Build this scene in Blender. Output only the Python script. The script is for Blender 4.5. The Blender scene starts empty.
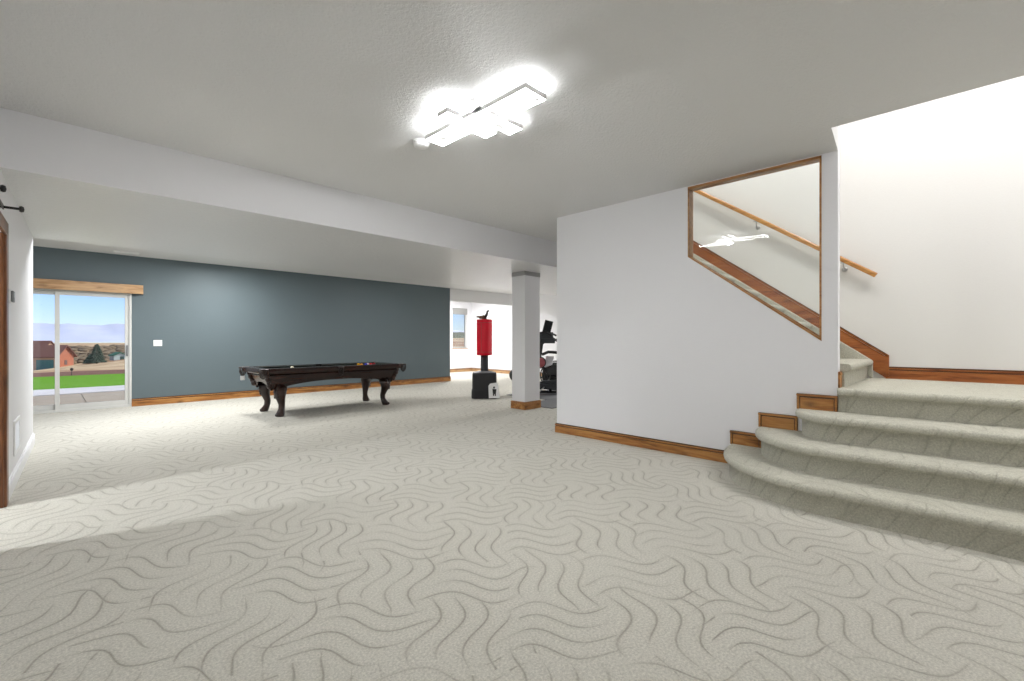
import bpy, bmesh, math, random
from mathutils import Vector, Matrix
from math import sin, cos, pi, radians as RD
random.seed(7)
C = bpy.context.scene.collection
sc = bpy.context.scene

# ------------------------------------------------------------------ node helpers
class NT:
    def __init__(s, m):
        s.t = m.node_tree; s.n = s.t.nodes; s.l = s.t.links
    def new(s, typ, **kw):
        n = s.n.new(typ)
        for k, v in kw.items(): setattr(n, k, v)
        return n
    def put(s, sock, v):
        if isinstance(v, bpy.types.NodeSocket): s.l.new(v, sock)
        else: sock.default_value = v
    def math(s, op, a, b=None, c=None, clamp=False):
        n = s.new('ShaderNodeMath', operation=op); n.use_clamp = clamp
        s.put(n.inputs[0], a)
        if b is not None: s.put(n.inputs[1], b)
        if c is not None: s.put(n.inputs[2], c)
        return n.outputs[0]
    def mix(s, f, a, b, blend='MIX'):
        n = s.new('ShaderNodeMix', data_type='RGBA', blend_type=blend)
        s.put(n.inputs[0], f); s.put(n.inputs[6], a); s.put(n.inputs[7], b)
        return n.outputs[2]
    def noise(s, vec, scale, detail=2, rough=.5, dist=0):
        n = s.new('ShaderNodeTexNoise')
        if vec is not None: s.l.new(vec, n.inputs['Vector'])
        n.inputs['Scale'].default_value = scale; n.inputs['Detail'].default_value = detail
        n.inputs['Roughness'].default_value = rough; n.inputs['Distortion'].default_value = dist
        return n.outputs['Fac']
    def ramp(s, f, stops):
        n = s.new('ShaderNodeValToRGB'); s.put(n.inputs[0], f)
        e = n.color_ramp.elements
        while len(e) < len(stops): e.new(.5)
        for i, (p, c) in enumerate(stops):
            e[i].position = p; e[i].color = (c[0], c[1], c[2], 1)
        return n.outputs[0]
    def coord(s, kind='Object'): return s.new('ShaderNodeTexCoord').outputs[kind]
    def mapping(s, vec, rot=(0,0,0), scale=(1,1,1), loc=(0,0,0)):
        n = s.new('ShaderNodeMapping'); s.l.new(vec, n.inputs[0])
        n.inputs['Rotation'].default_value = rot; n.inputs['Scale'].default_value = scale; n.inputs['Location'].default_value = loc
        return n.outputs[0]
    def bump(s, h, strength=.3, dist=.01, nrm=None):
        n = s.new('ShaderNodeBump'); s.put(n.inputs['Height'], h)
        n.inputs['Strength'].default_value = strength; n.inputs['Distance'].default_value = dist
        if nrm is not None: s.l.new(nrm, n.inputs['Normal'])
        return n.outputs[0]

def rgb(r, g, b):
    f = lambda c: (c/255/12.92) if c/255 <= .04045 else ((c/255+.055)/1.055)**2.4
    return (f(r), f(g), f(b), 1)

def base_mat(name, color, rough=.5, metal=0, spec=.5):
    m = bpy.data.materials.new(name); m.use_nodes = True
    b = m.node_tree.nodes['Principled BSDF']
    b.inputs['Base Color'].default_value = tuple(color[:3]) + (1,)
    b.inputs['Roughness'].default_value = rough; b.inputs['Metallic'].default_value = metal
    b.inputs['Specular IOR Level'].default_value = spec
    return m, NT(m), b

def simple(name, color, rough=.5, metal=0, spec=.5, var=.06, scale=14, bump=0):
    m, t, b = base_mat(name, color, rough, metal, spec)
    co = t.coord()
    f = t.noise(co, scale, 3)
    dk = tuple(c*(1-var) for c in color[:3]) + (1,); lt = tuple(min(1, c*(1+var)) for c in color[:3]) + (1,)
    t.put(b.inputs['Base Color'], t.mix(f, dk, lt))
    if bump: t.put(b.inputs['Normal'], t.bump(f, bump, .005))
    return m

def wall_mat(name, color, bump=.12, scale=55, rough=.6, spec=.3, dist=.004):
    m, t, b = base_mat(name, color, rough, 0, spec)
    co = t.coord()
    f = t.noise(co, scale, 4, .6)
    g = t.noise(co, 1.3, 2)
    dk = tuple(c*.97 for c in color[:3]) + (1,)
    t.put(b.inputs['Base Color'], t.mix(g, dk, color))
    h = t.ramp(f, [(.42, (0,0,0)), (.6, (1,1,1))])
    t.put(b.inputs['Normal'], t.bump(h, bump, dist))
    return m

def wood_mat(name, axis, dark, mid, light, rough=.35, knots=True, stretch=9, scale=2.2):
    m, t, b = base_mat(name, mid, rough, 0, .5)
    co = t.coord()
    sc_ = [stretch]*3; sc_[axis] = 1
    v = t.mapping(co, scale=tuple(sc_))
    f = t.noise(v, scale, 6, .62, .6)
    fine = t.noise(v, scale*7, 4, .6)
    c = t.ramp(f, [(.3, dark), (.48, mid), (.68, light)])
    c = t.mix(t.math('MULTIPLY', fine, .35), c, (dark[0], dark[1], dark[2], 1))
    if knots:
        s2 = [7]*3; s2[axis] = 3.2
        vo = t.new('ShaderNodeTexVoronoi'); t.l.new(t.mapping(co, scale=tuple(s2)), vo.inputs['Vector'])
        vo.inputs['Scale'].default_value = 1.0
        k = t.ramp(vo.outputs['Distance'], [(.06, (1,1,1)), (.26, (0,0,0))])
        k = t.math('MULTIPLY', k, t.noise(co, 9, 3))
        c = t.mix(k, c, (dark[0]*.35, dark[1]*.3, dark[2]*.3, 1))
    t.put(b.inputs['Base Color'], c)
    t.put(b.inputs['Normal'], t.bump(fine, .08, .002))
    return m

def carpet_mat(name, col, linec, rot=44.56, line=.55, S=.44, n=4.0):
    m, t, b = base_mat(name, col, .95, 0, .15)
    b.inputs['Sheen Weight'].default_value = .12; b.inputs['Sheen Roughness'].default_value = .6
    co = t.coord()
    rv = t.mapping(co, rot=(0, 0, RD(rot)))
    sx = t.new('ShaderNodeSeparateXYZ'); t.l.new(rv, sx.inputs[0])
    # slow drift so that the tufted waves never repeat exactly
    wob = t.math('MULTIPLY', t.math('SUBTRACT', t.noise(co, .8, 1), .5), .35)
    x = t.math('ADD', sx.outputs[0], wob); y = t.math('ADD', sx.outputs[1], t.math('MULTIPLY', wob, -.6))
    y = t.math('ADD', y, t.math('MULTIPLY', sx.outputs[2], .7))
    k = 2*pi/S
    u = t.math('ADD', x, t.math('MULTIPLY', t.math('SINE', t.math('MULTIPLY', y, k)), .042))
    v = t.math('SUBTRACT', y, t.math('MULTIPLY', t.math('SINE', t.math('MULTIPLY', x, k)), .052))
    us = t.math('DIVIDE', u, S); vs = t.math('DIVIDE', v, S)
    # neighbouring bundles of strokes overlap, so each family runs a little past its own cell
    def family(a, b, shift):
        base = t.math('FLOOR', a)
        fa = t.math('MULTIPLY', t.math('FRACT', a), n)
        idn = t.math('ADD', t.math('FLOOR', fa), t.math('MULTIPLY', base, 7.3))
        rnd = t.math('FRACT', t.math('MULTIPLY', t.math('SINE', t.math('MULTIPLY', t.math('ADD', idn, t.math('MULTIPLY', t.math('FLOOR', t.math('DIVIDE', b, 2)), 3.7)), 12.9898)), 437.585))
        d = t.math('ABSOLUTE', t.math('SUBTRACT', t.math('FRACT', fa), .5))
        odd = t.math('FLOORED_MODULO', t.math('ADD', base, shift), 2)
        # position along the bundle, period two cells, centred on its own cell
        q = t.math('FLOORED_MODULO', t.math('ADD', t.math('ADD', b, odd), t.math('MULTIPLY', t.math('SUBTRACT', rnd, .5), .45)), 2)
        off = t.math('ABSOLUTE', t.math('SUBTRACT', q, .5))
        off = t.math('MINIMUM', off, t.math('SUBTRACT', 2, off))
        tap = t.math('MULTIPLY', t.math('SUBTRACT', .68, off), 3.2, clamp=True)
        sharp = t.math('SUBTRACT', 1, t.math('DIVIDE', d, t.math('ADD', t.math('MULTIPLY', tap, .085), .012)), clamp=True)
        soft = t.math('MULTIPLY', t.math('SUBTRACT', 1, t.math('DIVIDE', d, .3), clamp=True), t.math('MULTIPLY', tap, .26))
        return t.math('MAXIMUM', t.math('MULTIPLY', sharp, tap), soft)
    ln = t.math('MAXIMUM', family(vs, us, 0), family(us, vs, 1))
    brk = t.ramp(t.noise(co, 2.6, 2), [(.3, (.35,.35,.35)), (.52, (1,1,1))])
    ln = t.math('MULTIPLY', ln, brk)
    pile = t.noise(co, 95, 4, .75)
    blot = t.noise(co, 2.3, 3)
    c = t.mix(t.math('MULTIPLY', t.math('SUBTRACT', pile, .36), 3.2, clamp=True), tuple(k*.72 for k in col[:3]) + (1,), tuple(min(1, k*1.16) for k in col[:3]) + (1,))
    c = t.mix(t.math('MULTIPLY', blot, .18), c, tuple(k*.86 for k in col[:3]) + (1,))
    c = t.mix(t.math('MULTIPLY', ln, line), c, linec)
    t.put(b.inputs['Base Color'], c)
    nb = t.bump(pile, .5, .006)
    nb = t.bump(t.math('SUBTRACT', 1, ln), .4, .010, nb)
    t.put(b.inputs['Normal'], nb)
    return m

def glass_mat(name, tint=(.97, .985, .98, 1)):
    m = bpy.data.materials.new(name); m.use_nodes = True
    t = NT(m); t.n.clear()
    o = t.new('ShaderNodeOutputMaterial'); tr = t.new('ShaderNodeBsdfTransparent'); gl = t.new('ShaderNodeBsdfGlossy')
    mx = t.new('ShaderNodeMixShader'); fr = t.new('ShaderNodeFresnel')
    fr.inputs['IOR'].default_value = 1.5
    tr.inputs[0].default_value = tint; gl.inputs['Roughness'].default_value = 0.0
    nz = t.noise(t.coord(), .8, 1)
    t.put(tr.inputs[0], t.mix(nz, tint, tuple(c*.99 for c in tint[:3]) + (1,)))
    t.l.new(fr.outputs[0], mx.inputs[0]); t.l.new(tr.outputs[0], mx.inputs[1]); t.l.new(gl.outputs[0], mx.inputs[2])
    t.l.new(mx.outputs[0], o.inputs[0])
    return m

def emit_mat(name, color, strength):
    m, t, b = base_mat(name, (.9, .9, .9, 1), .4)
    b.inputs['Emission Color'].default_value = color; b.inputs['Emission Strength'].default_value = strength
    return m

WHITE = wall_mat('white wall paint', rgb(236, 236, 239), .10)
WHITE_L = wall_mat('pale grey wall paint', rgb(232, 232, 234), .14)
CEIL = wall_mat('textured ceiling paint', rgb(224, 224, 224), .42, 48, .55, .3, .005)
SOFF = wall_mat('knockdown textured soffit paint', rgb(220, 220, 221), .5, 22, .32, .5, .005)
TEAL = wall_mat('slate teal wall paint', rgb(96, 109, 114), .14, 55, .55, .4)
CARPET = carpet_mat('patterned beige carpet', rgb(215, 212, 201), rgb(134, 128, 112), line=.6)
CARPET_S = carpet_mat('patterned stair carpet', rgb(196, 194, 180), rgb(138, 134, 118), 20, .36)
WY = wood_mat('knotty wood along y', 1, (.13,.045,.01), (.42,.175,.042), (.6,.31,.095))
WX = wood_mat('knotty wood along x', 0, (.13,.045,.01), (.42,.175,.042), (.6,.31,.095))
WXL = wood_mat('light wood along x', 0, (.28,.14,.05), (.52,.31,.15), (.62,.4,.2), .45)
WZD = wood_mat('dark brown wood upright', 2, (.06,.018,.006), (.16,.055,.018), (.26,.1,.035))
WJ = wood_mat('honey wood', 1, (.2,.08,.02), (.42,.2,.065), (.58,.32,.12), .35, False)
WRAIL = wood_mat('honey handrail wood', 1, (.25,.09,.015), (.48,.22,.05), (.6,.32,.09), .3, False)
MAHOG = wood_mat('dark mahogany', 0, (.005,.002,.0015), (.02,.006,.004), (.048,.013,.008), .18, False)
MAHOGZ = wood_mat('dark carved mahogany', 2, (.006,.003,.002), (.022,.008,.005), (.05,.017,.009), .28, False)
TRIMW = simple('white trim paint', rgb(240, 240, 242), .4, var=.02)
PLASTIC_W = simple('white plastic', rgb(240, 240, 240), .4, var=.02)
PLASTIC_G = simple('grey plastic', rgb(120, 122, 124), .45)
VINYL = simple('grey white vinyl', rgb(205, 205, 202), .45, var=.03)
BLACKM = simple('black powder coated metal', (.012,.012,.013,1), .4)
BLACKR = simple('black rubber', (.02,.02,.022,1), .7, bump=.3)
DKGREY = simple('dark grey plastic', (.03,.035,.04,1), .5)
GREYMET = simple('brushed steel', (.5,.5,.5,1), .3, 1)
RED = simple('glossy red vinyl', rgb(228, 14, 44), .22, var=.05)
FELT = simple('black green felt', (.006,.012,.010,1), .95)
MATG = simple('grey rubber mat', rgb(92, 94, 96), .8, bump=.3, scale=60)
LEATHER = simple('dark leather', (.02,.01,.008,1), .5, bump=.3)
GLASS = glass_mat('clear glass')
LED = emit_mat('lit white led diffuser', (.98, .99, 1, 1), 58)

# ------------------------------------------------------------------ mesh builder
class MB:
    def __init__(s): s.v = []; s.f = []; s.sm = []; s.mt = []; s.mi = 0
    def add(s, vs, fs, smooth=False):
        o = len(s.v); s.v += [tuple(v) for v in vs]
        s.f += [[i+o for i in f] for f in fs]; s.sm += [smooth]*len(fs); s.mt += [s.mi]*(len(s.f)-len(s.mt))
        return s
    def use(s, i): s.mi = i; return s
    def box(s, x0, x1, y0, y1, z0, z1, M=None):
        vs = [Vector(p) for p in ((x0,y0,z0),(x1,y0,z0),(x1,y1,z0),(x0,y1,z0),(x0,y0,z1),(x1,y0,z1),(x1,y1,z1),(x0,y1,z1))]
        if M: vs = [M @ v for v in vs]
        return s.add(vs, [(0,3,2,1),(4,5,6,7),(0,1,5,4),(1,2,6,5),(2,3,7,6),(3,0,4,7)])
    def prism(s, pts, axis, a0, a1, M=None):
        """pts: 2D outline; axis 0: (y,z), 1: (x,z), 2: (x,y)"""
        def P(p, a):
            v = Vector((a, p[0], p[1])) if axis == 0 else Vector((p[0], a, p[1])) if axis == 1 else Vector((p[0], p[1], a))
            return M @ v if M else v
        n = len(pts)
        vs = [P(p, a0) for p in pts] + [P(p, a1) for p in pts]
        fs = [tuple(range(n))[::-1], tuple(range(n, 2*n))] + [(i, (i+1) % n, n+(i+1) % n, n+i) for i in range(n)]
        return s.add(vs, fs)
    def tube(s, pts, r, n=10, caps=True, closed=False):
        pts = [Vector(p) for p in pts]; R = r if isinstance(r, (list, tuple)) else [r]*len(pts)
        rings = []; prev = None; m = len(pts)
        for i, p in enumerate(pts):
            if closed: d = (pts[(i+1) % m]-pts[i-1]).normalized()
            else: d = (pts[min(i+1, m-1)]-pts[max(i-1, 0)]).normalized()
            up = Vector((0,0,1)) if abs(d.z) < .95 else Vector((1,0,0))
            if prev is not None:
                a = (prev - d*prev.dot(d))
                a = a.normalized() if a.length > 1e-6 else d.cross(up).normalized()
            else: a = d.cross(up).normalized()
            prev = a; b = d.cross(a)
            rings.append([p + (a*cos(2*pi*k/n)+b*sin(2*pi*k/n))*R[i] for k in range(n)])
        vs = [v for rg in rings for v in rg]; fs = []
        for i in range(m if closed else m-1):
            j = (i+1) % m
            fs += [(i*n+k, i*n+(k+1) % n, j*n+(k+1) % n, j*n+k) for k in range(n)]
        s.add(vs, fs, True)
        if caps and not closed:
            o = len(s.v)-len(vs)
            s.f += [[o+k for k in range(n)][::-1], [o+(m-1)*n+k for k in range(n)]]; s.sm += [False, False]
        return s
    def lathe(s, prof, cx=0, cy=0, cz=0, n=24, M=None, smooth=True):
        vs = []; fs = []
        for r, z in prof:
            for k in range(n):
                v = Vector((cx+r*cos(2*pi*k/n), cy+r*sin(2*pi*k/n), cz+z))
                vs.append(M @ v if M else v)
        m = len(prof)
        for i in range(m-1): fs += [(i*n+k, i*n+(k+1) % n, (i+1)*n+(k+1) % n, (i+1)*n+k) for k in range(n)]
        s.add(vs, fs, smooth)
        o = len(s.v)-len(vs)
        if prof[0][0] > 1e-5: s.f.append([o+k for k in range(n)][::-1]); s.sm.append(False)
        if prof[-1][0] > 1e-5: s.f.append([o+(m-1)*n+k for k in range(n)]); s.sm.append(False)
        return s
    def ball(s, c, r, n=16, sq=(1,1,1), M=None):
        prof = [(max(1e-6, sin(pi*i/(n//2))), -cos(pi*i/(n//2))) for i in range(n//2+1)]
        T = Matrix.Translation(c) @ Matrix.Diagonal((r*sq[0], r*sq[1], r*sq[2], 1))
        if M: T = M @ T
        return s.lathe(prof, n=n, M=T)
    def build(s, name, mat, parent=None, loc=None, bevel=0, seg=2, weld=False):
        me = bpy.data.meshes.new(name); me.from_pydata(s.v, [], s.f); me.update()
        bm = bmesh.new(); bm.from_mesh(me)
        for f, q in zip(bm.faces, s.sm): f.smooth = q
        for f, q in zip(bm.faces, s.mt): f.material_index = q
        if weld: bmesh.ops.remove_doubles(bm, verts=bm.verts, dist=1e-5)
        bmesh.ops.recalc_face_normals(bm, faces=bm.faces)
        bm.to_mesh(me); bm.free()
        for q in (mat if isinstance(mat, (list, tuple)) else [mat]): me.materials.append(q)
        o = bpy.data.objects.new(name, me); C.objects.link(o)
        if parent: o.parent = parent
        if loc: o.location = loc
        if bevel:
            md = o.modifiers.new('bevel', 'BEVEL'); md.width = bevel; md.segments = seg; md.limit_method = 'ANGLE'; md.angle_limit = RD(40)
            md.harden_normals = False
        return o

def thing(name, label, cat, loc=(0,0,0), rz=0, group=None):
    o = bpy.data.objects.new(name, None); C.objects.link(o); o.empty_display_size = .1
    o.location = loc; o.rotation_euler = (0, 0, rz); tag(o, label, cat, group); return o
def tag(o, label, cat, group=None, kind=None):
    o['label'] = label; o['category'] = cat
    if group: o['group'] = group
    if kind: o['kind'] = kind
    return o
def struct(o, label, cat):
    o['kind'] = 'structure'; return tag(o, label, cat)
def srt(name, label, cat, loc=(0,0,0)):
    o = bpy.data.objects.new(name, None); C.objects.link(o); o.empty_display_size = .1; o.location = loc
    return struct(o, label, cat)

# ------------------------------------------------------------------ dimensions
EYE = 1.25; H = 2.908; HB = 2.484; HF = 2.83
XW, XW2 = 4.84, 4.935          # stair wall
YC = 3.911                     # its far corner
YE = .767                      # its near end
XF = 6.4                       # far wall of the stairwell
YBK = -3.0                     # wall behind the camera
YG = 11.1                      # slate wall
YBEAM, YSOF = 4.88, 7.97
RISE = .208
def xl(y): return -.135 - .037*(7.95-y)   # face of the left wall, which runs a little askew

# ------------------------------------------------------------------ floor and ceilings
fl = MB().box(-5.34, 12.2, YBK-.2, YG+.16, -.12, 0).box(8.3, 12.2, YG+.16, 14.3, -.12, 0).build('floor', CARPET)
struct(fl, 'beige carpet with tufted wavy lines covering the whole basement floor', 'carpet')

m = MB()
m.prism([(-3, YBK-.2), (4.29, YBK-.2), (4.29, .722), (XW, .767), (XW, YC), (12.2, YC), (12.2, YBEAM), (-3, YBEAM)], 2, H, H+.3)
struct(m.build('ceiling', CEIL), 'white textured ceiling above the near part of the room', 'ceiling')
m = MB().box(-3, 12.2, YBEAM+.008, YSOF, HB, H+.3).use(1).box(-3, 12.2, YBEAM, YBEAM+.008, HB, H+.3)
struct(m.build('ceiling_beam', [SOFF, WHITE]), 'wide white dropped soffit crossing the room', 'beam')
m = MB().box(-3, 12.2, YSOF, YG, HF, HF+.3).box(8.3, 12.2, YG, 14.3, HF, HF+.3)
struct(m.build('ceiling', CEIL), 'strip of white ceiling beyond the dropped soffit over the pool table', 'ceiling')
m = MB().box(8.578, 12.2, YG, YG+.16, 2.45, HF)
struct(m.build('ceiling_header', SOFF), 'white header over the wide opening right of the slate wall', 'beam')

# ------------------------------------------------------------------ walls
# left wall (askew) with a doorway into a side room
DY0, DY1, DH = 4.05, 5.10, 2.05
def lw(y0, y1, z0, z1, m): m.prism([(xl(y0), y0), (xl(y1), y1), (xl(y1)-.14, y1), (xl(y0)-.14, y0)], 2, z0, z1)
m = MB(); lw(YBK-.2, DY0, 0, H, m); lw(DY1, 7.95, 0, HB, m); lw(DY0, DY1, DH, HB, m); lw(DY0, YBEAM, HB, H, m)
struct(m.build('wall_left', WHITE_L), 'pale wall at the far left edge of the picture', 'wall')
m = MB().box(-5.2, -.27, 7.81, 7.95, 0, HF).box(-5.2, -.5, 1.9, 2.04, 0, HB).box(-5.34, -5.2, 1.9, 7.95, 0, HF)
struct(m.build('wall_side_room', WHITE_L), 'walls of the side room beyond the left doorway', 'wall')
struct(MB().box(-5.34, -.38, 1.9, 7.95, HB, HB+.3).build('ceiling', WHITE), 'ceiling of the side room beyond the left doorway', 'ceiling')
m = MB().box(-3.0, -2.85, 7.95, YG, 0, HF)
struct(m.build('wall_side', WHITE_L), 'wall hidden around the left corner', 'wall')
m = MB().box(-3, XF+.15, YBK-.2, YBK, 0, 5.4)
struct(m.build('wall_near', WHITE), 'white wall behind the camera', 'wall')
# slate wall with the sliding door opening
DX0, DX1, DZ1 = -.80, 1.09, 2.13
m = MB().box(-3, DX0, YG, YG+.16, 0, HF).box(DX1, 8.578, YG, YG+.16, 0, HF).box(DX0, DX1, YG, YG+.16, DZ1, HF).box(DX0, DX1, YG, YG+.16, -.1, .0)
struct(m.build('wall_far', TEAL), 'slate blue green accent wall behind the pool table', 'wall')
m = MB().box(8.3, 8.45, YG+.16, 14.3, 0, HF)
struct(m.build('wall_nook', WHITE), 'white wall hidden behind the end of the slate wall', 'wall')
# window wall of the room beyond
WX0, WX1, WZ0, WZ1 = 10.98, 11.74, .93, 2.50
YN = 14.05
m = MB().box(8.3, WX0, YN, YN+.2, 0, HF).box(WX1, 12.2, YN, YN+.2, 0, HF).box(WX0, WX1, YN, YN+.2, 0, WZ0).box(WX0, WX1, YN, YN+.2, WZ1, HF)
struct(m.build('wall_gym', WHITE), 'white wall with a narrow window in the room beyond', 'wall')
m = MB().box(11.95, 12.2, YC, YN, 0, H)
struct(m.build('wall_right', WHITE), 'bright white side wall behind the red punching bag', 'wall')
# stair wall with slanted window opening
OY0, OY1 = .887, 2.101
m = MB()
m.box(XW, XW2, OY1, YC, 0, 5.4).box(XW, XW2, YE, OY0, 0, 5.4)
m.prism([(OY0, 0), (OY1, 0), (OY1, 2.147), (OY0, 1.24)], 0, XW, XW2)
m.box(XW, XW2, OY0, OY1, 2.895, 5.4)
m.box(XW2, 12.2, YC-.12, YC, 0, H)            # return running away behind
struct(m.build('wall_stair', WHITE), 'white wall beside the stairs with a slanted glazed opening', 'wall')
m = MB().box(XF, XF+.15, YBK, YC+.6, 0, 5.4)
struct(m.build('wall_stairwell', wall_mat('warm white stairwell paint', rgb(228, 227, 224), .1)), 'tall white stairwell wall behind the wooden handrail', 'wall')
m = MB().prism([(4.17, YBK), (4.29, YBK), (4.29, .722), (XW, .767), (XW, .887), (4.17, .84)], 2, H+.3, 5.4)
m.box(XW, XF, YC+.3, YC+.45, 3.1, 5.4).box(XW2, XF, YC-.05, YC+.3, 2.91, 3.12)
struct(m.build('wall_landing', WHITE), 'white upper faces of the open stairwell above the ceiling', 'wall')
struct(MB().box(4.1, XF+.15, YBK, YC+.5, 5.4, 5.5).build('ceiling', WHITE), 'upper ceiling over the open stairwell', 'ceiling')

# ------------------------------------------------------------------ baseboards
def base_y(m, x, y0, y1, z0, h, side=-1, t=.020):
    """moulded board on a face of constant x, dark stain in its groove"""
    a, b = sorted((x, x+side*t)); c, d = sorted((x, x+side*t*.55)); e, g = sorted((x, x+side*t*1.25))
    m.box(a, b, y0, y1, z0, z0+h*.70); m.use(1).box(c, d, y0, y1, z0+h*.70, z0+h*.79).use(0)
    m.box(e, g, y0, y1, z0+h*.79, z0+h*.9); m.use(1).box(c, d, y0, y1, z0+h*.9, z0+h).use(0)
def base_x(m, y, x0, x1, z0, h, side=-1, t=.020):
    a, b = sorted((y, y+side*t)); c, d = sorted((y, y+side*t*.55)); e, g = sorted((y, y+side*t*1.25))
    m.box(x0, x1, a, b, z0, z0+h*.70); m.use(1).box(x0, x1, c, d, z0+h*.70, z0+h*.79).use(0)
    m.box(x0, x1, e, g, z0+h*.79, z0+h*.9); m.use(1).box(x0, x1, c, d, z0+h*.9, z0+h).use(0)
DARKW = wood_mat('dark stained groove wood', 1, (.04,.012,.004), (.09,.03,.01), (.14,.05,.018))
m = MB(); base_y(m, XW, 1.60, YC+.018, 0, .125)
struct(m.build('baseboard_stair', [WY, DARKW], bevel=.003), 'knotty wooden baseboard along the foot of the white stair wall', 'baseboard')
# stepped framed blocks beside each tread
for i, (y0, y1, z0, h, lb) in enumerate([(1.37, 1.662, .204, .135, 'lowest framed wooden baseboard block, above the first carpeted step'),
                                     (1.07, 1.40, .412, .138, 'middle framed wooden baseboard block, above the second carpeted step'),
                                     (YE, 1.078, .62, .141, 'highest framed wooden baseboard block, at the end of the stair wall')]):
    m = MB().use(1).box(XW-.012, XW, y0, y1, z0, z0+h).use(0)
    m.box(XW-.024, XW-.012, y0, y1, z0+h-.020, z0+h-.004).box(XW-.024, XW-.012, y1-.022, y1-.004, z0, z0+h-.024)
    m.box(XW-.024, XW-.012, y0+.003, y0+.020, z0, z0+h-.024)
    m.box(XW-.020, XW-.012, y0+.028, y1-.030, z0, z0+h-.033)
    m.box(XW-.0125, XW-.012, y0+.05, y1-.05, z0+.012, z0+h-.05)
    struct(m.build('baseboard_step', [WY, DARKW], bevel=.002), lb, 'baseboard')
m = MB().box(XW+.0, XW2, YE-.016, YE, 4*RISE, 4*RISE+.14).box(XW+.0, XW2, YE-.021, YE, 4*RISE+.11, 4*RISE+.125)
struct(m.build('baseboard_end', WX, bevel=.002), 'short wooden baseboard on the narrow end of the stair wall', 'baseboard')
m = MB(); base_x(m, YG, DX1+.0, 8.578, 0, .145)
m.box(8.578, 8.596, YG-.018, YG+.16, 0, .145)
struct(m.build('baseboard_far', [WX, DARKW], bevel=.003), 'wooden baseboard along the slate accent wall', 'baseboard')
m = MB(); base_x(m, YN, 8.45, 11.95, 0, .13); 
struct(m.build('baseboard_gym', [WXL, DARKW], bevel=.003), 'light wooden baseboard under the narrow window beyond', 'baseboard')
m = MB(); base_y(m, 11.95, YC, YN, 0, .13)
struct(m.build('baseboard_right', [wood_mat('light wood along y', 1, (.28,.14,.05), (.52,.31,.15), (.62,.4,.2), .45), DARKW], bevel=.003), 'light wooden baseboard on the bright side wall behind the punching bag', 'baseboard')
# white baseboard of the left wall
pts = lambda t: [(xl(5.2)+0, 5.2), (xl(5.2)+t, 5.2), (xl(7.95)+t, 7.95+t), (-.6, 7.95+t), (-.6, 7.95), (xl(7.95), 7.95)]
m = MB().prism(pts(.016), 2, 0, .09).prism(pts(.010), 2, .09, .105).prism(pts(.018), 2, .105, .118).prism(pts(.008), 2, .118, .135)
struct(m.build('baseboard_left', TRIMW), 'white baseboard along the foot of the pale left wall', 'baseboard')
# stairwell skirt
z4 = 4*RISE
m = MB(); base_y(m, XF, YBK, .575, z4, .13, t=.02)
sk = .735
def skz(y): return 1.10+sk*(y-.575)
ytop = 3.7
m.prism([(.575, z4), (ytop, z4+sk*(ytop-.575)), (ytop, skz(ytop)-.035), (.575, skz(.575)-.035)], 0, XF-.02, XF)
m.prism([(.575, skz(.575)-.03), (ytop, skz(ytop)-.03), (ytop, skz(ytop)-.012), (.575, skz(.575)-.012)], 0, XF-.026, XF)
m.use(1).prism([(.575, skz(.575)-.012), (ytop, skz(ytop)-.012), (ytop, skz(ytop)), (.575, skz(.575))], 0, XF-.012, XF)
m.use(0).prism([(.555, z4), (.585, z4), (.585, skz(.585)), (.555, skz(.555))], 0, XF-.026, XF)
struct(m.build('baseboard_landing', [wood_mat('red brown knotty wood along y', 1, (.12,.03,.006), (.36,.105,.022), (.48,.18,.045)), DARKW]), 'red brown wooden baseboard climbing the stairwell wall from the landing', 'baseboard')

# ------------------------------------------------------------------ pillar
p = srt('pillar', 'square white pillar with a wooden base under the dropped soffit', 'pillar', (5.965, 5.55, 0))
MB().box(0, .405, 0, .325, 0, 2.41).build('shaft', WHITE, p, bevel=.006)
MB().box(-.004, .409, -.004, .329, 2.41, HB+.01).build('capital', wall_mat('grey band paint', rgb(176, 176, 176), .2), p)
mm = MB().box(-.016, .421, -.016, .341, 0, .1).box(-.012, .417, -.012, .337, .1, .115).box(-.02, .425, -.02, .345, .115, .128).box(-.01, .415, -.01, .335, .128, .14)
mm.build('pillar_base', WX, p, bevel=.002)

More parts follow.
